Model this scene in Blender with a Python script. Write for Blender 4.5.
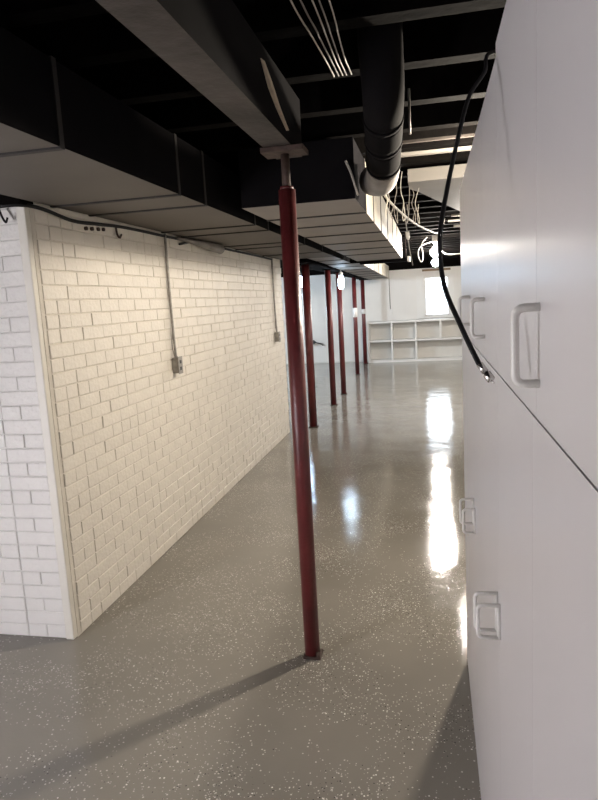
import bpy, bmesh, math, random
from mathutils import Vector, Matrix
random.seed(7)
scene = bpy.context.scene
for o in list(bpy.data.objects):
    bpy.data.objects.remove(o, do_unlink=True)
COL = scene.collection

# ------------------------------------------------------------------ camera
EYE = Vector((0, 0, 1.55))
FPX, YAW, PIT, ROL = 640.9, 0.2097, 0.1506, 0.0555
fw = Vector((-math.sin(YAW)*math.cos(PIT), math.cos(YAW)*math.cos(PIT), -math.sin(PIT)))
rt = Vector((math.cos(YAW), math.sin(YAW), 0))
up = rt.cross(fw)
r2 = rt*math.cos(ROL) - up*math.sin(ROL)
u2 = up*math.cos(ROL) + rt*math.sin(ROL)
cd = bpy.data.cameras.new('camera')
cd.sensor_fit = 'VERTICAL'
cd.sensor_height = 36
cd.sensor_width = 27
cd.lens = FPX/800*36
cd.clip_start = 0.01
cam = bpy.data.objects.new('camera', cd)
COL.objects.link(cam)
cam.matrix_world = Matrix(((r2.x, u2.x, -fw.x, EYE.x), (r2.y, u2.y, -fw.y, EYE.y), (r2.z, u2.z, -fw.z, EYE.z), (0, 0, 0, 1)))
scene.camera = cam

# ------------------------------------------------------------------ light and exposure
world = bpy.data.worlds.new('world')
scene.world = world
world.use_nodes = True
bg = world.node_tree.nodes['Background']
bg.inputs[0].default_value = (0.86, 0.93, 1.0, 1)      # overcast daylight outside the windows
bg.inputs[1].default_value = 3.0
vs = scene.view_settings
vs.view_transform = 'Standard'
vs.look = 'None'
vs.gamma = 1.0
vs.use_curve_mapping = False
vs.exposure = 1.80
WARM = (1.0, 0.885, 0.73)
SOFT = (1.0, 0.92, 0.83)
COOL = (0.80, 0.90, 1.0)

# ------------------------------------------------------------------ materials
def mat(name, col, rough=0.6, metal=0.0, var=0.0, vscale=8.0, bump=0.0, bscale=60.0, emit=None, estr=0.0, coat=0.0, col2=None, spec=0.5, ior=1.5):
    m = bpy.data.materials.new(name)
    m.use_nodes = True
    nt = m.node_tree
    b = nt.nodes['Principled BSDF']
    b.inputs['Base Color'].default_value = (*col, 1)
    b.inputs['Roughness'].default_value = rough
    b.inputs['Metallic'].default_value = metal
    b.inputs['Coat Weight'].default_value = coat
    b.inputs['Specular IOR Level'].default_value = spec
    b.inputs['IOR'].default_value = ior
    if var > 0 or col2:
        tc = nt.nodes.new('ShaderNodeTexCoord')
        nz = nt.nodes.new('ShaderNodeTexNoise')
        nz.inputs['Scale'].default_value = vscale
        nz.inputs['Detail'].default_value = 5
        nt.links.new(tc.outputs['Object'], nz.inputs['Vector'])
        rp = nt.nodes.new('ShaderNodeValToRGB')
        c2 = col2 or tuple(c*(1-var) for c in col)
        rp.color_ramp.elements[0].position = 0.35
        rp.color_ramp.elements[0].color = (*c2, 1)
        rp.color_ramp.elements[1].position = 0.65
        rp.color_ramp.elements[1].color = (*col, 1)
        nt.links.new(nz.outputs['Fac'], rp.inputs['Fac'])
        nt.links.new(rp.outputs['Color'], b.inputs['Base Color'])
    if bump > 0:
        tc = nt.nodes.new('ShaderNodeTexCoord')
        nz = nt.nodes.new('ShaderNodeTexNoise')
        nz.inputs['Scale'].default_value = bscale
        nz.inputs['Detail'].default_value = 4
        nt.links.new(tc.outputs['Object'], nz.inputs['Vector'])
        bp = nt.nodes.new('ShaderNodeBump')
        bp.inputs['Strength'].default_value = bump
        bp.inputs['Distance'].default_value = 0.01
        nt.links.new(nz.outputs['Fac'], bp.inputs['Height'])
        nt.links.new(bp.outputs['Normal'], b.inputs['Normal'])
    if emit:
        b.inputs['Emission Color'].default_value = (*emit, 1)
        b.inputs['Emission Strength'].default_value = estr
    return m

def floor_material():
    m = bpy.data.materials.new('flake_epoxy')
    m.use_nodes = True
    nt = m.node_tree
    N, L = nt.nodes.new, nt.links.new
    b = nt.nodes['Principled BSDF']
    tc = N('ShaderNodeTexCoord')
    base = N('ShaderNodeTexNoise'); base.inputs['Scale'].default_value = 1.3; base.inputs['Detail'].default_value = 4
    L(tc.outputs['Object'], base.inputs['Vector'])
    rp = N('ShaderNodeValToRGB')
    rp.color_ramp.elements[0].position = 0.3; rp.color_ramp.elements[0].color = (0.212, 0.196, 0.169, 1)
    rp.color_ramp.elements[1].position = 0.7; rp.color_ramp.elements[1].color = (0.270, 0.251, 0.218, 1)
    L(base.outputs['Fac'], rp.inputs['Fac'])
    dens = N('ShaderNodeTexNoise'); dens.inputs['Scale'].default_value = 2.2; dens.inputs['Detail'].default_value = 3
    L(tc.outputs['Object'], dens.inputs['Vector'])
    last = rp.outputs['Color']
    for scale, rad, pick, flake in ((95, 0.30, 0.84, (0.66, 0.63, 0.57, 1)), (150, 0.33, 0.90, (0.58, 0.56, 0.51, 1)), (110, 0.27, 0.95, (0.03, 0.03, 0.03, 1)), (70, 0.22, 0.955, (0.9, 0.88, 0.82, 1))):
        v = N('ShaderNodeTexVoronoi'); v.inputs['Scale'].default_value = scale
        L(tc.outputs['Object'], v.inputs['Vector'])
        lt = N('ShaderNodeMath'); lt.operation = 'LESS_THAN'; lt.inputs[1].default_value = rad
        L(v.outputs['Distance'], lt.inputs[0])
        sp = N('ShaderNodeSeparateColor'); L(v.outputs['Color'], sp.inputs['Color'])
        ad = N('ShaderNodeMath'); ad.operation = 'MULTIPLY_ADD'; ad.inputs[1].default_value = 0.9; ad.inputs[2].default_value = -0.45
        L(dens.outputs['Fac'], ad.inputs[0])
        sm = N('ShaderNodeMath'); sm.operation = 'ADD'; L(sp.outputs['Red'], sm.inputs[0]); L(ad.outputs[0], sm.inputs[1])
        gt = N('ShaderNodeMath'); gt.operation = 'GREATER_THAN'; gt.inputs[1].default_value = pick
        L(sm.outputs[0], gt.inputs[0])
        mu = N('ShaderNodeMath'); mu.operation = 'MULTIPLY'; L(lt.outputs[0], mu.inputs[0]); L(gt.outputs[0], mu.inputs[1])
        mx = N('ShaderNodeMix'); mx.data_type = 'RGBA'
        L(mu.outputs[0], mx.inputs['Factor']); L(last, mx.inputs['A']); mx.inputs['B'].default_value = flake
        last = mx.outputs['Result']
    L(last, b.inputs['Base Color'])
    rn = N('ShaderNodeTexNoise'); rn.inputs['Scale'].default_value = 2.0; rn.inputs['Detail'].default_value = 5
    L(tc.outputs['Object'], rn.inputs['Vector'])
    mr = N('ShaderNodeMapRange'); mr.inputs['From Min'].default_value = 0.3; mr.inputs['From Max'].default_value = 0.7
    mr.inputs['To Min'].default_value = 0.05; mr.inputs['To Max'].default_value = 0.12
    L(rn.outputs['Fac'], mr.inputs['Value']); L(mr.outputs['Result'], b.inputs['Roughness'])
    w1 = N('ShaderNodeTexNoise'); w1.inputs['Scale'].default_value = 3.5; w1.inputs['Detail'].default_value = 2
    w2 = N('ShaderNodeTexNoise'); w2.inputs['Scale'].default_value = 70; w2.inputs['Detail'].default_value = 2
    L(tc.outputs['Object'], w1.inputs['Vector']); L(tc.outputs['Object'], w2.inputs['Vector'])
    b1 = N('ShaderNodeBump'); b1.inputs['Strength'].default_value = 0.20; b1.inputs['Distance'].default_value = 0.02
    b2 = N('ShaderNodeBump'); b2.inputs['Strength'].default_value = 0.16; b2.inputs['Distance'].default_value = 0.004
    L(w1.outputs['Fac'], b1.inputs['Height']); L(w2.outputs['Fac'], b2.inputs['Height'])
    L(b1.outputs['Normal'], b2.inputs['Normal']); L(b2.outputs['Normal'], b.inputs['Normal'])
    b.inputs['IOR'].default_value = 1.5
    return m

M = {
    'floor': floor_material(),
    'brick': mat('cream_painted_brick', (0.76, 0.715, 0.645), 0.55, var=0.07, vscale=6, bump=0.5, bscale=45),
    'brick_white': mat('white_painted_brick', (0.76, 0.74, 0.71), 0.55, var=0.06, vscale=6, bump=0.5, bscale=45),
    'mortar': mat('painted_mortar', (0.70, 0.655, 0.585), 0.8, var=0.12, vscale=10, bump=0.4, bscale=80),
    'mortar_white': mat('painted_mortar_white', (0.70, 0.68, 0.65), 0.8, var=0.1, vscale=10, bump=0.4, bscale=80),
    'trim': mat('cream_painted_wood', (0.74, 0.71, 0.64), 0.45, var=0.05, vscale=5),
    'wall': mat('white_painted_plaster', (0.80, 0.78, 0.75), 0.6, var=0.04, vscale=2, bump=0.15, bscale=20),
    'black': mat('black_ceiling_paint', (0.008, 0.007, 0.008), 0.9, var=0.35, vscale=7, spec=0.03),
    'joist': mat('black_painted_joist', (0.0042, 0.0036, 0.0033), 0.9, var=0.4, vscale=6, bump=0.3, bscale=30, spec=0.03),
    'beam': mat('dark_brown_painted_beam', (0.066, 0.056, 0.050), 0.6, var=0.5, vscale=5, bump=0.4, bscale=25, spec=0.2),
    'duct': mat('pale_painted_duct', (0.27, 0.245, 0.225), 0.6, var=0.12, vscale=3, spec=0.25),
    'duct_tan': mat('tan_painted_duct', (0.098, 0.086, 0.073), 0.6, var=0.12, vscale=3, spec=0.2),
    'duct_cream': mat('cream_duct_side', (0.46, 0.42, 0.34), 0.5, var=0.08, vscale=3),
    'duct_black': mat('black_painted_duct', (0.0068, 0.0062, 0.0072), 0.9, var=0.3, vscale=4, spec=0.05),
    'seam': mat('dark_duct_seam', (0.022, 0.019, 0.018), 0.8, var=0.2, vscale=20),
    'pipe_grey': mat('dull_round_duct', (0.26, 0.24, 0.22), 0.5, metal=0.1, var=0.3, vscale=8, spec=0.15),
    'red': mat('red_oxide_paint', (0.135, 0.021, 0.022), 0.38, var=0.35, vscale=7, bump=0.15, bscale=60),
    'rust': mat('rusty_steel', (0.075, 0.045, 0.034), 0.7, metal=0.2, var=0.5, vscale=30, bump=0.3, bscale=90),
    'cab': mat('white_cabinet_laminate', (0.61, 0.585, 0.585), 0.30, var=0.03, vscale=3, ior=1.9),
    'cab_edge': mat('grey_cabinet_carcass', (0.36, 0.33, 0.32), 0.6, var=0.1, vscale=9),
    'handle': mat('white_plastic_handle', (0.74, 0.72, 0.68), 0.35, var=0.03, vscale=30),
    'cable_black': mat('black_rubber', (0.009, 0.0085, 0.009), 0.55, var=0.2, vscale=40, spec=0.2),
    'metal': mat('bright_steel', (0.62, 0.60, 0.57), 0.25, metal=1.0, var=0.2, vscale=60),
    'galv': mat('dull_galvanised_steel', (0.36, 0.34, 0.31), 0.5, metal=0.35, var=0.3, vscale=40),
    'wire_white': mat('white_cable_jacket', (0.48, 0.45, 0.40), 0.5, var=0.1, vscale=20),
    'wire_grey': mat('grey_cable_jacket', (0.22, 0.20, 0.18), 0.5, var=0.15, vscale=20),
    'shelf': mat('white_shelf_paint', (0.80, 0.79, 0.77), 0.45, var=0.03, vscale=4),
    'shelf_back': mat('grey_shelf_back', (0.70, 0.68, 0.64), 0.6, var=0.06, vscale=4),
    'board': mat('bare_brown_board', (0.30, 0.20, 0.12), 0.6, var=0.3, vscale=9),
    'bare': mat('lit_pale_wood', (0.62, 0.52, 0.40), 0.6, var=0.25, vscale=40),  # pale tone for the lit patch on the beam side
    'tape': mat('white_paper_tape', (0.82, 0.80, 0.78), 0.6, var=0.05, vscale=30),
    'dark': mat('black_fitting', (0.02, 0.02, 0.02), 0.5, var=0.2, vscale=30),
    'bulkhead': mat('toned_down_white', (0.15, 0.139, 0.125), 0.7, var=0.08, vscale=3),  # white paint toned down against the near bulb's brightness
    'outside': mat('pale_concrete', (0.72, 0.72, 0.72), 0.8, var=0.1, vscale=1),
    'siding': mat('pale_siding', (0.62, 0.64, 0.68), 0.7, var=0.1, vscale=2),
}
def glass_material():
    m = bpy.data.materials.new('window_glass'); m.use_nodes = True
    nt = m.node_tree; nt.nodes.clear()
    out = nt.nodes.new('ShaderNodeOutputMaterial')
    t = nt.nodes.new('ShaderNodeBsdfTransparent'); t.inputs[0].default_value = (0.95, 0.97, 0.98, 1)
    g = nt.nodes.new('ShaderNodeBsdfGlossy'); g.inputs['Roughness'].default_value = 0.02
    f = nt.nodes.new('ShaderNodeFresnel'); f.inputs['IOR'].default_value = 1.45
    mx = nt.nodes.new('ShaderNodeMixShader')
    nt.links.new(f.outputs[0], mx.inputs[0]); nt.links.new(t.outputs[0], mx.inputs[1]); nt.links.new(g.outputs[0], mx.inputs[2])
    nt.links.new(mx.outputs[0], out.inputs[0])
    return m
M['glass'] = glass_material()
def bulb_mat(name, col, s):
    return mat(name, (0.9, 0.9, 0.88), 0.3, emit=col, estr=s)
M['bulb_near'] = bulb_mat('warm_bulb_glow', WARM, 640)
M['bulb_far'] = bulb_mat('far_bulb_glow', SOFT, 215)
M['bulb_side_fill'] = bulb_mat('side_fill_glow', (0.74, 0.87, 1.0), 800)  # glow of the bulb added in the side room
M['bulb_mid'] = bulb_mat('soft_bulb_glow', SOFT, 260)
M['bulb_fill'] = bulb_mat('fill_tube_glow', (0.98, 0.95, 1.0), 70)  # glow of the added fill tubes near the camera
M['bulb_side'] = bulb_mat('cool_lamp_glow', (0.6, 0.8, 1.0), 11)
M['bulb_room'] = bulb_mat('cool_room_lamp_glow', (0.5, 0.72, 1.0), 24)

# ------------------------------------------------------------------ mesh helpers
def box(bm, x0, x1, y0, y1, z0, z1, mi=0, bev=0.0):
    vs_ = [bm.verts.new(p) for p in ((x0, y0, z0), (x1, y0, z0), (x1, y1, z0), (x0, y1, z0), (x0, y0, z1), (x1, y0, z1), (x1, y1, z1), (x0, y1, z1))]
    fs = [bm.faces.new([vs_[i] for i in q]) for q in ((0, 3, 2, 1), (4, 5, 6, 7), (0, 1, 5, 4), (2, 3, 7, 6), (1, 2, 6, 5), (3, 0, 4, 7))]
    for f in fs: f.material_index = mi
    if bev > 0:
        es = list({e for f in fs for e in f.edges})
        bmesh.ops.bevel(bm, geom=es, offset=bev, segments=2, profile=0.5, affect='EDGES')
    return fs        # order: bottom, top, y0, y1, x1, x0

def smooth_path(pts, n=8):
    P = [Vector(p) for p in pts]
    if len(P) < 3: return P
    out = []
    for i in range(len(P)-1):
        a = P[i-1] if i > 0 else P[0]*2-P[1]
        b, c = P[i], P[i+1]
        d = P[i+2] if i+2 < len(P) else P[-1]*2-P[-2]
        for k in range(n):
            t = k/n
            out.append(0.5*((2*b)+(c-a)*t+(2*a-5*b+4*c-d)*t*t+(3*b-a-3*c+d)*t**3))
    out.append(P[-1])
    return out

def tube(bm, pts, r, sides=8, mi=0, cap=True):
    P = [Vector(p) for p in pts]
    R = r if isinstance(r, (list, tuple)) else [r]*len(P)
    t0 = (P[1]-P[0]).normalized()
    nrm = t0.orthogonal().normalized()
    rings = []
    for i, p in enumerate(P):
        t = (P[min(i+1, len(P)-1)]-P[max(i-1, 0)]).normalized()
        nrm = (nrm-t*nrm.dot(t)).normalized()
        bn = t.cross(nrm)
        rings.append([bm.verts.new(p+(nrm*math.cos(a)+bn*math.sin(a))*R[i]) for a in [2*math.pi*k/sides for k in range(sides)]])
    for i in range(len(P)-1):
        for k in range(sides):
            f = bm.faces.new((rings[i][k], rings[i][(k+1) % sides], rings[i+1][(k+1) % sides], rings[i+1][k]))
            f.smooth = True; f.material_index = mi
    if cap:
        bm.faces.new(rings[0][::-1]).material_index = mi
        bm.faces.new(rings[-1]).material_index = mi

def lathe(bm, prof, sides=16, mi=0):
    rings = []
    for r, z in prof:
        rings.append([bm.verts.new((r*math.cos(2*math.pi*k/sides), r*math.sin(2*math.pi*k/sides), z)) for k in range(sides)] if r > 1e-6 else [bm.verts.new((0, 0, z))])
    for a, b in zip(rings, rings[1:]):
        for k in range(sides):
            k2 = (k+1) % sides
            if len(a) == 1 and len(b) == 1: continue
            q = [a[0], b[k2], b[k]] if len(a) == 1 else ([a[k], a[k2], b[0]] if len(b) == 1 else [a[k], a[k2], b[k2], b[k]])
            f = bm.faces.new(q); f.smooth = True; f.material_index = mi

def obj(name, bm, mats, parent=None, loc=None):
    bmesh.ops.recalc_face_normals(bm, faces=bm.faces)
    me = bpy.data.meshes.new(name)
    bm.to_mesh(me); bm.free()
    for m in (mats if isinstance(mats, (list, tuple)) else [mats]):
        me.materials.append(M[m])
    o = bpy.data.objects.new(name, me)
    COL.objects.link(o)
    if loc: o.location = loc
    if parent: o.parent = parent
    return o

def part(name, mats, parent, fn, *a, **k):
    bm = bmesh.new(); fn(bm, *a, **k)
    return obj(name, bm, mats, parent)
def tag(o, label, cat=None, group=None, kind=None):
    o['label'] = label
    if cat: o['category'] = cat
    if group: o['group'] = group
    if kind: o['kind'] = kind
    return o
def thing(name, label, cat, loc=(0, 0, 0), group=None):
    o = bpy.data.objects.new(name, None); COL.objects.link(o); o.location = loc
    o.empty_display_size = 0.05
    return tag(o, label, cat, group)
def local(parent, o):
    """keep a part built in world coordinates where it is under a moved empty"""
    o.location = Vector(o.location) - parent.location
    return o
def struct(name, label, mats, fn, *a, parent=None, **k):
    o = part(name, mats, parent, fn, *a, **k)
    if not parent: tag(o, label, kind='structure')
    return o

# ------------------------------------------------------------------ the setting
XL, YC, YWE, YF, ZD = -1.72, 2.597, 7.47, 16.0, 2.05
ZJ, ZC = 2.38, 2.58
struct('floor', 'grey speckled glossy epoxy floor', 'floor', box, -5.6, 2.3, -3.6, YF+0.1, -0.1, 0)
ceil = struct('ceiling', 'black painted exposed joist ceiling', 'black', box, -5.6, 2.3, -3.6, YF+0.1, ZC, ZC+0.08)
jm = None
jy = [-3.3+0.425*i for i in range(13)]
jy = [y for y in jy if y < 2.0] + [2.14, 2.57, 3.04, 3.50, 3.93]
y = 4.36
while y < YF-0.3:
    jy.append(y); y += 0.425
for i, yy in enumerate(jy):
    if jm is None:
        j = part('joist', 'joist', ceil, box, -5.6, 2.3, -0.075, 0.0, ZJ, ZC)
        jm = j.data
    else:
        j = bpy.data.objects.new('joist', jm); COL.objects.link(j); j.parent = ceil
    j.location = (0, yy, 0)

# brick walls: a backing wall with each brick proud of it
BH, BL, J, JV = 0.0677, 0.203, 0.0055, 0.0035
brick_meshes = {}
def brick_shape(bm, L, M_=Matrix()):
    """a brick lying along +y with its face towards +x, chamfered and slightly uneven"""
    h, d, c = BH-J, 0.0050, 0.0030
    e = 0.0022
    pts = [(-0.03, 0, 0), (-0.03, L, 0), (-0.03, L, h), (-0.03, 0, h), (d-c, 0, 0), (d-c, L, 0), (d-c, L, h), (d-c, 0, h),
           (d, e, c), (d, L-e, c), (d, L-e, h-c), (d, e, h-c)]
    v = [bm.verts.new(M_ @ Vector(p)) for p in pts]
    for a in range(4):
        b = (a+1) % 4
        bm.faces.new((v[a], v[b], v[4+b], v[4+a])); bm.faces.new((v[4+a], v[4+b], v[8+b], v[8+a]))
    bm.faces.new((v[8], v[9], v[10], v[11]))
def brick_mesh(L, mk):
    key = (round(L, 3), mk)
    if key not in brick_meshes:
        bm = bmesh.new(); brick_shape(bm, L-JV)
        bmesh.ops.recalc_face_normals(bm, faces=bm.faces)
        me = bpy.data.meshes.new('brick'); bm.to_mesh(me); bm.free(); me.materials.append(M[mk])
        brick_meshes[key] = me
    return brick_meshes[key]
def course_layout(row, length, rng):
    """start positions and lengths of the bricks along one course"""
    out, s = [], 0.0
    first = BL/2 if row % 2 else BL
    seq = [first]
    if row % 2 == 0 and rng.random() < 0.35: seq = [BL/2, BL/2]
    elif row % 2 and rng.random() < 0.4: seq = [BL/2, BL/2, BL/2]
    while s < length-0.02:
        L = seq.pop(0) if seq else BL
        if not seq and s > 0.3 and rng.random() < 0.10: seq = [BL/2, BL/2]; L = min(L, BL)
        L = min(L, length-s)
        if L < 0.05: break
        out.append((s, L)); s += L
    return out
def brick_wall(name, label, mats, mortar_box, origin, rot, length, limit, seed):
    w = struct(name, label, mats[1], box, *mortar_box)
    rng = random.Random(seed)
    items = []
    rows = int(ZD/BH)+1
    for r in range(rows):
        for s, L in course_layout(r, length, rng):
            items.append((s, r, L))
    items.sort(key=lambda t: t[0])
    rest = bmesh.new(); nrest = 0
    for i, (s, r, L) in enumerate(items):
        z = r*BH+J*0.5
        jit = Matrix.Rotation(rng.uniform(-0.006, 0.006), 4, 'X') @ Matrix.Rotation(rng.uniform(-0.012, 0.012), 4, 'Z') @ Matrix.Rotation(rng.uniform(-0.02, 0.02), 4, 'Y')
        mt = Matrix.Translation(origin) @ Matrix.Rotation(rot, 4, 'Z') @ Matrix.Translation((rng.uniform(-0.0015, 0.002), s+J*0.5, z)) @ jit
        if z+BH > ZD+0.05: continue
        if i < limit:
            b = bpy.data.objects.new('brick', brick_mesh(L, mats[0])); COL.objects.link(b)
            b.parent = w; b.matrix_local = mt
        else:
            brick_shape(rest, L-JV, mt); nrest += 1
    if nrest:
        bmesh.ops.recalc_face_normals(rest, faces=rest.faces)
        o = obj('brick_courses', rest, mats[0], w); o['kind'] = 'stuff'
    else:
        rest.free()
    return w
wl = brick_wall('wall_left', 'long cream painted brick wall along the aisle', ('brick', 'mortar'), (XL-0.24, XL-0.004, YC+0.03, YWE, 0, ZJ), (XL-0.004, YC+0.055, 0), 0, YWE-YC-0.055, 300, 3)
# the short wall turns the corner; its bricks face the camera (-y) and run to the left
wf = struct('wall_front', 'short white painted brick wall facing the camera beside the corner board', 'mortar_white', box, -4.3, XL-0.03, YC+0.012, YC+0.2, 0, ZJ)
rng = random.Random(5)
for r in range(int(ZD/BH)+1):
    z = r*BH+J*0.5
    if z+BH > ZD+0.05: continue
    s = 0.0
    seq = [BL/2, BL/2] + ([BL/2, BL/2] if rng.random() < .4 else [BL]) + [BL] if r % 2 == 0 else [BL, BL, BL]
    for L in seq:
        if L > BL: L = BL
        b = bpy.data.objects.new('brick', brick_mesh(L, 'brick_white')); COL.objects.link(b); b.parent = wf
        b.matrix_local = Matrix.Translation((XL-0.052-s-L+J*0.5, YC+0.012+rng.uniform(-0.002, 0.0015), z)) @ Matrix(((0, 1, 0, 0), (-1, 0, 0, 0), (0, 0, 1, 0), (0, 0, 0, 1)))
        s += L
struct('trim_1', 'cream painted corner board between the two brick walls', 'trim', box, XL-0.050, XL-0.006, YC-0.004, YC+0.055, 0, ZD-0.005, bev=0.006)

struct('trim_4', 'dark sill board above the short white brick wall', 'joist', box, -4.3, XL+0.005, YC-0.05, YC+0.05, 2.035, ZJ-0.001)
struct('wall_west', 'white plaster wall of the side room', 'wall', box, -5.6, -5.5, -3.6, YF, 0, ZC)
struct('wall_behind', 'white plaster wall behind the camera', 'wall', box, -5.5, 2.2, -3.6, -3.5, 0, ZC)
struct('wall_east', 'white plaster wall on the far right', 'wall', box, 2.2, 2.3, -3.6, YF, 0, ZC)
struct('wall_partition', 'white partition behind the tall cabinets', 'wall', box, 0.70, 0.78, -3.5, 2.64, 0, ZC)
struct('wall_divider', 'white return wall left of the short brick wall', 'wall', box, -4.4, -4.3, YC, YWE, 0, ZC)

# far wall with a window opening
WX0, WX1, WZ0, WZ1 = -0.175, 0.43, 1.045, 2.00
def far_wall(bm):
    t = 0.2
    box(bm, -5.6, WX0, YF, YF+t, 0, 2.20); box(bm, WX1, 2.3, YF, YF+t, 0, 2.20)
    box(bm, WX0, WX1, YF, YF+t, 0, WZ0); box(bm, WX0, WX1, YF, YF+t, WZ1, 2.20)
struct('wall_back', 'white far wall with a bright basement window', 'wall', far_wall)
struct('trim_2', 'dark rim beam above the far wall', 'joist', box, -5.6, 2.3, YF-0.06, YF+0.2, 2.20, ZC)
struct('baseboard_back', 'low grey base strip along the far wall', 'shelf_back', box, -5.5, -1.56, YF-0.015, YF, 0, 0.035)
win = struct('window_1', 'bright white basement window above the cubby shelf', 'shelf', lambda bm: (box(bm, WX0, WX1, YF+0.06, YF+0.11, WZ0, WZ0+0.045), box(bm, WX0, WX1, YF+0.06, YF+0.11, WZ1-0.045, WZ1), box(bm, WX0, WX0+0.045, YF+0.06, YF+0.11, WZ0+0.045, WZ1-0.045), box(bm, WX1-0.045, WX1, YF+0.06, YF+0.11, WZ0+0.045, WZ1-0.045)))
part('pane', 'glass', win, box, WX0+0.045, WX1-0.045, YF+0.080, YF+0.086, WZ0+0.045, WZ1-0.045)
part('casing', 'shelf', win, box, WX0-0.17, WX0, YF-0.02, YF, 1.0, WZ1+0.03)
part('casing', 'shelf', win, box, WX1, WX1+0.10, YF-0.02, YF, 1.0, WZ1+0.03)
part('window_sill', 'shelf', win, box, WX0-0.19, WX1+0.12, YF-0.06, YF+0.06, WZ0-0.035, WZ0)
part('header_board', 'board', win, box, WX0-0.03, WX1+0.03, YF-0.035, YF, 2.125, 2.175)

# outdoors, seen blown out through the window
tag(part('yard', 'outside', None, box, -20, 20, YF+0.3, 60, 0.7, 0.85), 'pale ground outside the far window', kind='structure')
sh = thing('garden_shed', 'pale shed faintly seen through the bright far window', 'shed', (0.0, 24, 0.85))
part('wall', 'siding', sh, box, -0.5, 0.6, 0, 1.5, 0, 0.75)
part('roof', 'siding', sh, lambda bm: [bm.faces.new([bm.verts.new(p) for p in q]) for q in (((-0.6, -0.1, 0.72), (0.7, -0.1, 0.72), (0.7, 0.75, 1.05), (-0.6, 0.75, 1.05)), ((-0.6, 1.6, 0.72), (0.7, 1.6, 0.72), (0.7, 0.75, 1.05), (-0.6, 0.75, 1.05)))])

# no windows in the west wall; an added bulb gives the side room cool light

# ------------------------------------------------------------------ ducts
def duct(name, label, x0, x1, z0, z1, breaks, right, left='duct_black', group=None, z0b=None):
    t = thing(name, label, 'duct', (0.5*(x0+x1), breaks[0], z0), group)
    n = len(breaks)-1
    for i in range(n):
        a, b = breaks[i], breaks[i+1]
        za = z0; zb = z0
        if z0b is not None:
            za = z0+(z0b-z0)*i/n; zb = z0+(z0b-z0)*(i+1)/n
        bm = bmesh.new()
        g = 0.004
        fs = box(bm, x0, x1, a+g, b-g, z0, z1)
        fs[0].material_index = 1; fs[4].material_index = 2 if callable(right) is False else 2
        for f in (fs[1], fs[2], fs[3], fs[5]): f.material_index = 0
        for v in bm.verts:
            if abs(v.co.z-z0) < 1e-6: v.co.z = za if v.co.y < (a+b)/2 else zb
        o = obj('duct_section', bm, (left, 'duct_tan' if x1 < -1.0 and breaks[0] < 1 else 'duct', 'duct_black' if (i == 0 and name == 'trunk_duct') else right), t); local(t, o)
        if i < n-1:
            bm = bmesh.new(); box(bm, x0-0.004, x1+0.004, b-0.012, b+0.012, zb-0.006, z1+0.004)
            o = obj('drive_cleat', bm, 'seam' if right == 'duct_black' else 'galv', t); local(t, o)
            if right != 'duct_black': o.data.materials[0] = M['seam']
    return t
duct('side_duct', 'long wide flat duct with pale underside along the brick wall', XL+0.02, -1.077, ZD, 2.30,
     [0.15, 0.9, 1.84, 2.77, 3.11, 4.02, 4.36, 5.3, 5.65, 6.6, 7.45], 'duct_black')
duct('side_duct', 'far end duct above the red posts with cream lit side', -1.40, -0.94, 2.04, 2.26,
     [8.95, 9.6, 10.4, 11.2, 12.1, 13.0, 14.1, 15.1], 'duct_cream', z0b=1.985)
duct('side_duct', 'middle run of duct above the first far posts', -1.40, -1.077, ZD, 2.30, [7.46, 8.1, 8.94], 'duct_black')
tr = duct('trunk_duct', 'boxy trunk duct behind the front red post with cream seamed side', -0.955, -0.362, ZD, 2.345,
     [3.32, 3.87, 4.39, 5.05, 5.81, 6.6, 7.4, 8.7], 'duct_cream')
c_ = thing('crossbar', 'dark crossbar with white tip hanging at the far end of trunk duct', 'bar', (-0.6, 8.8, 2.012))
local(c_, part('bar', 'duct_black', c_, box, -0.93, -0.30, 8.74, 8.92, 2.012, 2.06, bev=0.004))
local(c_, part('end_cap', 'tape', c_, box, -0.299, -0.262, 8.735, 8.925, 2.010, 2.075, bev=0.004))
local(c_, part('hanger', 'rust', c_, tube, [(-0.32, 8.83, 2.06), (-0.32, 8.83, 2.40)], 0.006))

# round branch duct: comes from the joists and elbows into the trunk's side
rd = thing('round_duct', 'black round branch duct sloping from the joists to trunk duct', 'duct', (-0.17, 2.9, 2.2))
path = smooth_path([(-0.148, 2.30, 2.54), (-0.149, 2.335, 2.40), (-0.152, 2.45, 2.288), (-0.165, 2.62, 2.238), (-0.182, 2.85, 2.188), (-0.205, 3.12, 2.14), (-0.235, 3.36, 2.135), (-0.283, 3.50, 2.16)], 6)
def seg(a, b, r): return lambda bm: tube(bm, path[a:b+1], r, 24)
for a, b, mk, r in ((0, 18, 'duct_black', 0.076), (18, 23, 'duct_black', 0.077), (23, 28, 'duct_black', 0.076), (28, 42, 'pipe_grey', 0.077)):
    local(rd, part('pipe_section', mk, rd, seg(a, b, r)))
for k in (18, 23, 28):
    t_ = (path[k+1]-path[k-1]).normalized()
    local(rd, part('joint_band', 'duct_black', rd, lambda bm: tube(bm, [path[k]-t_*0.012, path[k]+t_*0.012], 0.0795, 24)))
local(rd, part('hanger_rod', 'galv', rd, tube, [(-0.072, 2.86, 2.22), (-0.072, 2.86, 2.40)], 0.005))

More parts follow.
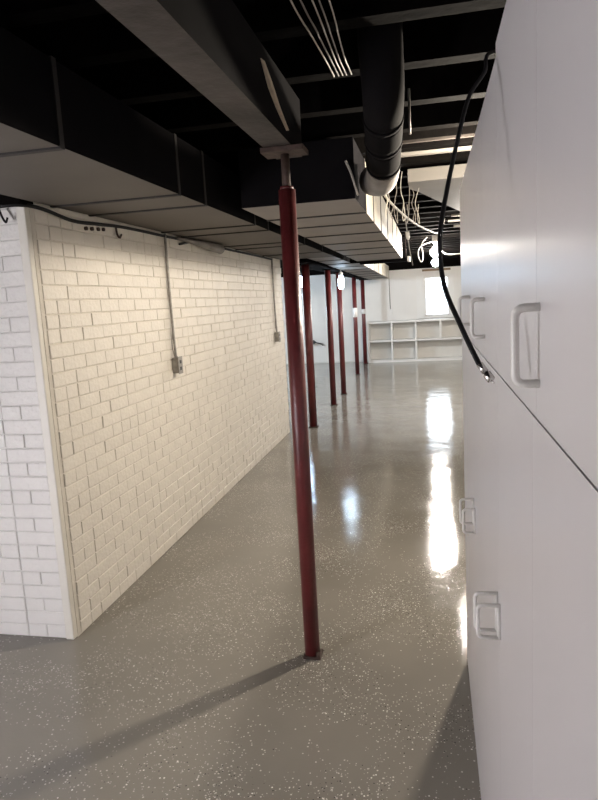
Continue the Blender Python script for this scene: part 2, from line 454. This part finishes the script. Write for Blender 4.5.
# ------------------------------------------------------------------ beams
bmn = thing('wood_beam', 'dark brown beam resting on the front red post', 'beam', (-0.57, 2.6, 2.152))
def timber(bm):
    fs = box(bm, -0.626, -0.515, -3.5, 2.76, 2.152, ZJ-0.002)
    for f in fs[1:]: f.material_index = 1
local(bmn, part('timber', ('beam', 'duct_black'), bmn, timber))
bm = bmesh.new()  # patch of light on the beam side, shaped as a pale sliver
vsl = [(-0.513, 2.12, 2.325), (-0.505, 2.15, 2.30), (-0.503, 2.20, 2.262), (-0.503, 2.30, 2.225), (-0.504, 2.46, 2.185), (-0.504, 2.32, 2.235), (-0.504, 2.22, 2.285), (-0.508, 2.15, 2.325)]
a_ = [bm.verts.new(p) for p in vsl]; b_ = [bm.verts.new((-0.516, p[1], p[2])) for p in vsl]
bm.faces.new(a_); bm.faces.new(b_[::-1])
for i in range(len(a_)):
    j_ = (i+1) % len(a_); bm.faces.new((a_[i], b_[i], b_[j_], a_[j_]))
o = obj('sliver', bm, 'bare', bmn); local(bmn, o); o['label'] = 'lit patch modelled as a pale wood splinter on the dark beam'
fb = thing('steel_beam', 'dark beam running over the row of far red posts', 'beam', (-1.54, 7.5, 2.005))
local(fb, part('flange', 'black', fb, box, -1.66, -1.415, 7.48, YF-0.07, 2.005, 2.02))
local(fb, part('web', 'black', fb, box, -1.545, -1.53, 7.48, YF-0.07, 2.02, 2.18))
local(fb, part('flange', 'black', fb, box, -1.66, -1.415, 7.48, YF-0.07, 2.18, 2.195))

# white bulkhead under the joists
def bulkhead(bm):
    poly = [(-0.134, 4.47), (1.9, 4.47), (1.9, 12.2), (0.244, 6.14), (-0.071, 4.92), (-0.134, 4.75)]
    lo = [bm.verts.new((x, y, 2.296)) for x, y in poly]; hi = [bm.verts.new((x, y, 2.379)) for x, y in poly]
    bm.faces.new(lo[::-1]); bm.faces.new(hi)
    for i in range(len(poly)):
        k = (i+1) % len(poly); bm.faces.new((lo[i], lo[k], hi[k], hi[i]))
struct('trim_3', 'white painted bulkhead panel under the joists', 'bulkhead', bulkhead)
tag(part('furring_strip', 'beam', None, box, -0.16, 1.2, 3.665, 3.69, 2.366, 2.379), 'faint pale furring strip across the joists above the cabinet end', 'strip', 'furring strips')
tag(part('furring_strip', 'bulkhead', None, box, -0.20, 1.2, 3.955, 3.995, 2.360, 2.379), 'brighter white furring strip in front of the white bulkhead', 'strip', 'furring strips')
for k, (a, b, y_) in enumerate(((0.22, 0.75, 7.02), (0.20, 0.8, 7.5), (0.28, 0.9, 8.1))):
    tag(part('white_pipe', 'wire_white', None, tube, [(a, y_, 2.352), (b, y_, 2.352)], 0.014, 10),
        ('short white pipe under dark joists, nearest of three by cabinet edge', 'short white pipe under dark joists, middle of three by cabinet edge', 'short white pipe under dark joists, farthest of three by cabinet edge')[k], 'pipe', 'short white pipes')

# ------------------------------------------------------------------ red posts
def post(x, y, r, ztop, label, jack=None, group=None, tape=None):
    t = thing('support_post', label, 'post', (x, y, 0), group)
    ze = jack if jack else ztop-0.012
    part('shaft', 'red', t, lambda bm: tube(bm, [(0, 0, 0.012), (0, 0, ze)], r, 20))
    part('base_plate', 'rust', t, lambda bm: box(bm, -r*1.05, r*1.25, -r*1.1, r*1.1, 0, 0.012, bev=0.002))
    if jack:
        part('jack_screw', 'rust', t, lambda bm: tube(bm, [(0, 0, ze-0.02), (0, 0, ztop-0.02)], 0.017, 14))
        part('collar', 'red', t, lambda bm: tube(bm, [(0, 0, ze), (0, 0, ze+0.012)], r*0.8, 20))
        part('cap_plate', 'rust', t, lambda bm: box(bm, -0.085, 0.085, -0.06, 0.06, ztop-0.02, ztop, bev=0.002))
    else:
        part('cap_plate', 'black', t, lambda bm: box(bm, -r*1.6, r*1.6, -r*1.6, r*1.6, ztop-0.012, ztop))
    if tape:
        part('tape_band', 'tape', t, lambda bm: tube(bm, [(0, 0, tape[0]), (0, 0, tape[1])], r*1.06, 20))
    return t
p = post(-0.553, 2.588, 0.034, 2.151, 'tall red steel post in front with a rusty jack screw', jack=1.995)
part('paint_chip', 'tape', p, lambda bm: box(bm, -0.036, -0.030, -0.012, -0.004, 1.578, 1.592))
part('paint_chip', 'tape', p, lambda bm: box(bm, -0.036, -0.030, -0.014, -0.004, 1.470, 1.486))
part('bolt', 'rust', p, lambda bm: tube(bm, [(0.030, -0.028, 0.0), (0.030, -0.028, 0.03)], 0.008, 6))
G = 'far row of red posts'
post(-1.483, 7.755, 0.048, 2.005, 'nearest post of the far red row, just past the brick wall end', group=G)
post(-1.475, 9.42, 0.043, 2.005, 'dark topped second post of the far red row', group=G)
post(-1.470, 10.53, 0.043, 2.005, 'third post of the far red row, beside the white hanging lamp', group=G)
post(-1.545, 13.28, 0.043, 2.005, 'fourth thin red post with a white tape band', group=G, tape=(1.19, 1.38))
post(-1.595, 15.45, 0.046, 2.005, 'farthest red post beside the cubby shelf, small white tape', group=G, tape=(1.20, 1.31))

# ------------------------------------------------------------------ cabinets
XC = 0.115
DT = 0.018
def handle_path(y, z0, z1, p_):
    R_ = 0.010
    pts = [(XC, y, z1), (XC-p_+R_, y, z1)]
    for k in range(1, 5):
        a = math.pi/2*k/4; pts.append((XC-p_+R_-R_*math.sin(a), y, z1-R_+R_*math.cos(a)))
    for k in range(0, 5):
        a = math.pi/2*k/4; pts.append((XC-p_+R_-R_*math.cos(a), y, z0+R_-R_*math.sin(a)))
    pts.append((XC, y, z0))
    return pts
def cabinet(name, label, y0, y1, z0, z1, doors, cat='cabinet', group=None, toe=0.0):
    t = thing(name, label, cat, (XC+0.3, 0.5*(y0+y1), z0), group)
    def body(bm):
        box(bm, XC+DT+0.001, 0.695, y0+0.001, y1-0.001, z0, z1)
    local(t, part('body', 'cab_edge', t, body))
    for a, b, hs in doors:
        d = part('door', 'cab', t, box, XC, XC+DT, a+0.0008, b-0.0008, z0+0.0006, z1-0.0006, bev=0.0005)
        local(t, d)
        for (hy, hz0, hz1, p_) in hs:
            ring = hz1 < 1.2          # the low pulls close to a ring against the door
            def pull(bm):
                tube(bm, handle_path(hy, hz0, hz1, p_), 0.0048 if not ring else 0.0040, 10)
                if ring: tube(bm, [(XC-0.003, hy, hz0), (XC-0.003, hy, hz1)], 0.0040, 10)
            h = part('handle', 'handle', d, pull)
    return t
ZS = 1.4028
def far_end(t, y, z0, z1):
    pass
GL, GU = 'tall lower cabinets', 'upper wall cabinets'
cabinet('lower_cabinet', 'nearest tall white lower cabinet at the bottom right corner', -0.02, 0.793, 0, ZS-0.0007, [(-0.02, 0.38, []), (0.38, 0.793, [])], group=GL)
cabinet('lower_cabinet', 'second tall white lower cabinet with a pair of low handles', 0.793, 1.60, 0, ZS-0.0007, [(0.793, 1.216, [(1.195, 0.893, 0.959, 0.042)]), (1.216, 1.60, [(1.240, 0.884, 0.962, 0.044)])], group=GL)
cabinet('lower_cabinet', 'third tall white lower cabinet with small handles beside the floor glare', 1.60, 2.30, 0, ZS-0.0007, [(1.60, 1.95, [(1.925, 0.830, 0.905, 0.036)]), (1.95, 2.30, [(1.975, 0.842, 0.920, 0.042)])], group=GL)
cabinet('lower_cabinet', 'farthest narrow white lower cabinet at the end of the row', 2.30, 2.623, 0, ZS-0.0007, [(2.30, 2.623, [])], group=GL)
cabinet('upper_cabinet', 'nearest white upper cabinet filling the right edge', -0.02, 0.35, ZS+0.0007, 1.962, [(-0.02, 0.35, [])], group=GU)
cabinet('upper_cabinet', 'white upper cabinet with the largest D handle', 0.35, 1.20, ZS+0.0007, 1.962, [(0.35, 0.766, [(0.742, 1.447, 1.531, 0.026)]), (0.766, 1.20, [])], group=GU)
cabinet('upper_cabinet', 'white upper cabinet behind the black cable with middle D handle', 1.20, 2.005, ZS+0.0007, 1.940, [(1.20, 1.517, [(1.490, 1.452, 1.535, 0.028)]), (1.517, 2.005, [])], group=GU)
cabinet('upper_cabinet', 'farthest white upper cabinet with the smallest D handle', 2.005, 2.623, ZS+0.0007, 1.940, [(2.005, 2.623, [(2.06, 1.455, 1.538, 0.030)])], group=GU)

# black coax cable dropping over the cabinets
cp = [(0.30, 1.34, 1.950), (0.20, 1.27, 1.957), (0.116, 1.20, 1.940+0.010), (0.093, 1.15, 1.903), (0.066, 1.10, 1.856), (0.048, 1.05, 1.794), (0.025, 0.97, 1.696), (0.013, 0.92, 1.624), (0.017, 0.88, 1.562), (0.035, 0.84, 1.511), (0.054, 0.81, 1.466), (0.0615, 0.803, 1.455)]
cp[2] = (0.110, 1.215, 1.953)
cx = thing('coax_cable', 'black coaxial cable with silver connector dangling over the white cabinets', 'cable', (0.067, 0.80, 1.447))
local(cx, part('jacket', 'cable_black', cx, lambda bm: tube(bm, smooth_path(cp, 8), 0.0033, 10)))
e0, e1 = Vector((0.0555, 0.8085, 1.4640)), Vector((0.0690, 0.7980, 1.4445))
dv = (e1-e0)
local(cx, part('ferrule', 'metal', cx, lambda bm: tube(bm, [e0, e0+dv*0.02, e0+dv*0.50, e0+dv*0.52], [0.0034, 0.0043, 0.0043, 0.0036], 12)))
local(cx, part('connector', 'metal', cx, lambda bm: tube(bm, [e0+dv*0.5, e0+dv*0.56, e0+dv*0.58, e0+dv*0.97, e0+dv], [0.0036, 0.0036, 0.0052, 0.0052, 0.0044], 6)))
local(cx, part('pin', 'metal', cx, lambda bm: tube(bm, [e1, e1+dv*0.18], 0.001, 6)))

# ------------------------------------------------------------------ cubby shelf
SX = [-1.515, -0.955, -0.385, 0.195, 0.77]
SY0, SY1, ST = 15.60, 15.99, 0.045
s = thing('cubby_shelf', 'low white two row cubby shelf under the far window', 'shelf', (-0.37, SY0, 0))
def sp(name, *b, mk='shelf'): return local(s, part(name, mk, s, box, *b))
sp('top', SX[0]-ST/2, SX[4]+ST/2, SY0, SY1, 0.945, 0.99)
sp('shelf_board', SX[0]+ST/2, SX[4]-ST/2, SY0+0.004, SY1-0.02, 0.495, 0.54)
sp('bottom_board', SX[0]+ST/2, SX[4]-ST/2, SY0+0.004, SY1-0.02, 0.0, 0.06)
sp('back_panel', SX[0]+ST/2, SX[4]-ST/2, SY1-0.02, SY1-0.002, 0.0, 0.945, mk='shelf_back')
for x_ in (SX[0], SX[4]): sp('side_panel', x_-ST/2, x_+ST/2, SY0, SY1, 0, 0.945)
for x_ in SX[1:4]: sp('divider', x_-ST/2, x_+ST/2, SY0+0.002, SY1-0.02, 0.54, 0.945)
for x_ in SX[1:3]: sp('divider', x_-ST/2, x_+ST/2, SY0+0.002, SY1-0.02, 0.06, 0.495)

# ------------------------------------------------------------------ lamps
def bulb_lamp(loc, label, bm_key, r=0.035, group='bare ceiling bulbs'):
    """bare bulb in a ceramic lampholder on a dark box under the joists"""
    t = thing('ceiling_bulb', label, 'lamp', loc, group)
    part('bulb', bm_key, t, lambda bm: lathe(bm, [(0, -r)] + [(r*math.sin(a), -r*math.cos(a)) for a in [math.pi*k/10 for k in range(1, 9)]] + [(0.015, r*1.15), (0.0, r*1.15)], 20))
    part('socket', 'tape', t, lambda bm: lathe(bm, [(0.0, r*1.1), (0.020, r*1.1), (0.024, r*1.1+0.03), (0.045, r*1.1+0.05), (0.045, r*1.1+0.06), (0, r*1.1+0.06)], 16))
    d = ZJ-loc[2]
    part('junction_box', 'galv', t, lambda bm: box(bm, -0.05, 0.05, -0.05, 0.05, r*1.1+0.06, d, bev=0.004))
    return t
bulb_lamp((0.37, 3.58, 2.15), 'warm bare bulb hidden just behind the cabinet end', 'bulb_near', 0.04)
bulb_lamp((0.40, 7.05, 2.15), 'bare bulb hidden behind the cabinets, second in the row', 'bulb_mid', 0.04)
bulb_lamp((0.075, 9.5, 2.15), 'glaring bare bulb among tangled wires, nearest in view', 'bulb_far', 0.075)
bulb_lamp((0.09, 12.5, 2.15), 'bright bare bulb just below and behind the glaring one', 'bulb_far', 0.07)
bulb_lamp((-4.2, 12.3, 2.10), 'added unseen cool bulb brightening the side room left of the far posts', 'bulb_side_fill', 0.05)  # added out of view to brighten the side room and far left wall
def hanging_lamp(loc, label, key='bulb_side'):
    t = thing('hanging_lamp', label, 'lamp', loc, 'hanging lamps by the far posts')
    part('bulb', key, t, lambda bm: lathe(bm, [(0, -0.10), (0.03, -0.09), (0.045, -0.05), (0.045, 0.05), (0.03, 0.10), (0, 0.105)], 16))
    part('socket', 'tape', t, lambda bm: lathe(bm, [(0, 0.10), (0.03, 0.10), (0.03, 0.15), (0.01, 0.17), (0, 0.17)], 14))
    part('cord', 'wire_white', t, lambda bm: tube(bm, [(0, 0, 0.165), (0, 0, (ZC if loc[0] < -1.5 else 2.028)-loc[2])], 0.005))
hanging_lamp((-1.36, 10.0, 1.82), 'small white hanging lamp beside the third far red post')
hanging_lamp((-2.42, 12.09, 1.93), 'cool white hanging lamp peeking out behind the front red post', 'bulb_room')
# added unseen fill light on a stand, brightening the near end from the left
tl = thing('fill_light', 'added twin tube fill light on a stand left of the camera', 'lamp', (-2.9, 0.0, 0))
part('base', 'dark', tl, lambda bm: lathe(bm, [(0, 0), (0.20, 0), (0.20, 0.015), (0.03, 0.035), (0, 0.035)], 24))
part('pole', 'dark', tl, lambda bm: tube(bm, [(0, 0, 0.03), (0, 0, 0.24)], 0.014, 12))
part('spine', 'tape', tl, lambda bm: box(bm, -0.035, 0.005, -0.05, 0.05, 0.24, 1.44, bev=0.004))
for y_ in (-0.035, 0.035):
    part('tube', 'bulb_fill', tl, lambda bm: tube(bm, [(0.035, y_, 0.30), (0.035, y_, 1.38)], 0.018, 12))
    for z_ in (0.27, 1.41): part('tube_holder', 'tape', tl, lambda bm: box(bm, 0.005, 0.058, y_-0.024, y_+0.024, z_-0.028, z_+0.028))

# ------------------------------------------------------------------ outlets and cords on the brick wall
def outlet(y, z, label):
    t = thing('outlet_box', label, 'outlet', (XL+0.006, y, z), 'outlet boxes on the brick wall')
    part('box', 'galv', t, lambda bm: box(bm, 0, 0.045, -0.03, 0.03, -0.052, 0.052, bev=0.004))
    part('cover_plate', 'galv', t, lambda bm: box(bm, 0.045, 0.049, -0.036, 0.036, -0.058, 0.058, bev=0.001))
    for k in (-0.022, 0.022): part('socket', 'dark', t, lambda bm: box(bm, 0.049, 0.051, -0.013, 0.013, k-0.011, k+0.011))
    for k in (-0.045, 0.045): part('ear', 'rust', t, lambda bm: box(bm, 0.004, 0.012, 0.03, 0.055, k-0.010, k+0.010))
    part('conduit', 'galv', t, lambda bm: tube(bm, smooth_path([(0.022, -0.004, 0.05), (0.016, 0.0, 0.16), (0.010, 0.006, 0.40), (0.010, 0.008, ZD-z-0.004)], 6), 0.009))
    part('wire', 'wire_grey', t, lambda bm: tube(bm, smooth_path([(0.022, -0.022, 0.05), (0.012, -0.030, 0.13), (0.012, -0.008, 0.24)], 6), 0.0035, 6))
outlet(4.06, 1.178, 'grey outlet box with hanging conduit on the brick wall, nearer one')
outlet(6.98, 1.186, 'smaller looking outlet box at far end of the brick wall')
x_ = XL+0.014
tag(part('wall_cable', 'cable_black', None, lambda bm: tube(bm, smooth_path([(XL-0.36, 2.56, 2.035), (XL-0.16, 2.55, 2.03), (XL-0.02, 2.575, 2.035), (x_, 2.70, 2.03), (x_, 2.95, 2.005), (x_, 3.2, 2.015), (x_, 3.5, 2.028), (x_, 4.1, 2.03), (x_, 4.6, 2.032), (x_, 5.6, 2.036), (x_, 7.0, 2.036)], 6), 0.009, 8)), 'black cable tucked along the top of the brick walls', 'cable')
tag(part('wall_cable', 'cable_black', None, lambda bm: tube(bm, smooth_path([(XL-0.12, 2.575, 2.03), (XL-0.10, 2.565, 1.99), (XL-0.085, 2.565, 1.965), (XL-0.075, 2.567, 1.985)], 6), 0.005, 6)), 'short black wire tail dangling above the corner board', 'cable')
tag(part('wire_hook', 'rust', None, lambda bm: tube(bm, smooth_path([(x_-0.004, 3.40, 2.02), (x_, 3.40, 1.98), (x_+0.004, 3.42, 1.965), (x_, 3.45, 1.985)], 5), 0.006, 6)), 'small rusty wire hook high on the brick wall', 'hook')
for k, yy in enumerate((3.075, 3.135, 3.20, 3.255)):
    tag(part('anchor_bolt', 'rust', None, lambda bm: tube(bm, [(XL, yy, 1.982+0.004*k), (XL+0.016, yy, 1.982+0.004*k)], 0.010, 6)), 'rusty anchor bolt high on the brick wall, %s of four counted from the corner board' % ('first', 'second', 'third', 'last')[k], 'bolt', 'rusty anchor bolts in a row')
tag(part('pipe_stub', 'pipe_grey', None, lambda bm: tube(bm, [(-1.690, 4.25, 2.032), (-1.685, 4.5, 2.028), (-1.672, 4.85, 2.016), (-1.660, 5.08, 2.010)], [0.010, 0.018, 0.033, 0.036], 16)), 'grey tapered pipe stub tucked between brick wall and duct', 'pipe')
tag(part('bracket', 'dark', None, lambda bm: tube(bm, [(XL+0.02, 4.30, 1.995), (XL+0.02, 4.47, 2.02)], 0.008, 6)), 'small black bracket just under the grey pipe stub', 'bracket')

# ------------------------------------------------------------------ loose wires under the joists
def wire(label, pts, r=0.004, mk='wire_white', group=None, name='loose_wire', n=6):
    o = part(name, mk, None, lambda bm: tube(bm, smooth_path(pts, n), r, 6))
    return tag(o, label, 'wire', group)
GW = 'wires stapled under the near joists'
jw = [(-0.360, -0.338, 'leftmost'), (-0.334, -0.321, 'second'), (-0.303, -0.306, 'third'), (-0.285, -0.292, 'fourth'), (-0.258, -0.273, 'rightmost')]
for k, (xa, xb, w_) in enumerate(jw):
    dk = 0.016 if k < 2 else 0.004
    wire('pale wire under the near joists, %s of five at the top edge' % w_, [(xa-0.004, 1.2, 2.374), (xa, 1.87, 2.372), (xa+0.35*(xb-xa)+dk*0.6, 2.06, 2.372-dk), (xa+0.55*(xb-xa), 2.14, 2.373), (xb, 2.36, 2.372), (xb+0.001, 2.44, 2.374), (xb+0.002, 2.53, 2.376)], 0.0028, 'wire_white' if k % 2 == 0 else 'wire_grey', GW)
GB = 'tangled wires beside the trunk duct'
rw = random.Random(11)
WT = ('leftmost wire of the tangle, against the cream trunk duct side', 'thin wire second from the left in the tangle beside trunk duct', 'third wire from the left in the tangle beside trunk duct', 'middle wire of the tangle hanging below the elbow', 'wire just right of the middle of the hanging tangle', 'second wire from the right in the hanging tangle', 'rightmost thin wire of the tangle below the white bulkhead')
for k in range(7):
    x0 = -0.285+0.034*k; y0 = 4.35+0.06*k
    w4 = lambda s_=0.018: x0+rw.uniform(-s_, s_)
    pts = [(x0+0.01, y0, 2.3785), (w4(), y0+0.02, 2.31), (w4(), y0+0.05, 2.25), (w4(), y0+0.07, 2.19), (w4(), y0+0.10, 2.12), (w4(), y0+0.12, 2.05+0.04*rw.random()), (w4()+0.012, y0+0.13, 2.10), (w4()+0.012, y0+0.12, 2.15+0.05*rw.random())]
    wire(WT[k], pts, 0.0024, ('wire_white', 'wire_grey', 'wire_grey')[k % 3], GB)
wire('white cable swooping from trunk duct towards the glaring bulb', [(-0.33, 4.3, 2.27), (-0.245, 4.75, 2.19), (-0.14, 5.6, 2.165), (-0.02, 6.3, 2.155), (0.09, 6.8, 2.17), (0.16, 7.4, 2.37)], 0.008)
wire('white loop of cord hanging left of the glaring bulb', [(0.04, 9.5, 2.30), (-0.12, 9.45, 2.25), (-0.17, 9.4, 2.14), (-0.13, 9.4, 2.02), (-0.10, 9.42, 2.10), (-0.12, 9.45, 2.26), (-0.04, 9.5, 2.37)], 0.007)
wire('white cord running right from glaring bulb behind the cabinets', [(0.09, 9.55, 2.33), (0.18, 9.5, 2.14), (0.34, 9.45, 2.10), (0.6, 9.4, 2.15), (0.8, 9.4, 2.37)], 0.008)
d_ = thing('pull_cord', 'grey cord with white plug dropping between trunk duct and bulb', 'cord', (-0.20, 6.2, 2.1))
local(d_, part('cord', 'wire_grey', d_, lambda bm: tube(bm, smooth_path([(-0.22, 6.0, 2.378), (-0.215, 6.05, 2.26), (-0.205, 6.2, 2.13), (-0.19, 6.25, 1.98), (-0.165, 6.3, 1.84)], 6), 0.005, 6)))
local(d_, part('plug', 'tape', d_, lambda bm: tube(bm, [(-0.205, 6.195, 2.145), (-0.20, 6.21, 2.09), (-0.198, 6.215, 2.07)], [0.018, 0.018, 0.008], 10)))
wire('thin white wires bunched at the round duct elbow', [(-0.40, 3.30, 2.23), (-0.375, 3.29, 2.17), (-0.36, 3.28, 2.12), (-0.345, 3.30, 2.06)], 0.006)

# ------------------------------------------------------------------ small things on the far wall
sg = thing('wall_spigot', 'black pipe spigot on the far wall between red posts', 'spigot', (-2.92, YF, 0.53))
part('valve_body', 'dark', sg, lambda bm: (tube(bm, [(0, 0, 0.01), (0, -0.12, 0.01)], 0.035, 12), tube(bm, [(0, -0.10, 0.01), (0.20, -0.10, -0.03)], 0.014, 8)))
part('hand_wheel', 'dark', sg, lambda bm: tube(bm, [(-0.01, -0.125, 0.015), (-0.01, -0.15, 0.015)], 0.055, 14))
part('spout', 'galv', sg, lambda bm: tube(bm, [(0.20, -0.10, -0.03), (0.22, -0.11, -0.035), (0.23, -0.11, -0.08)], 0.026, 10))
fo = thing('wall_outlet', 'white wall outlet with thin cord on the far wall above cubby shelf', 'outlet', (-0.99, YF, 1.20))
part('outlet_plate', 'tape', fo, lambda bm: box(bm, -0.05, 0.05, -0.02, 0, -0.07, 0.07, bev=0.004))
part('cord', 'wire_grey', fo, lambda bm: tube(bm, [(0, -0.012, 0.07), (-0.01, -0.012, 0.6), (-0.01, -0.012, 0.99)], 0.008, 6))
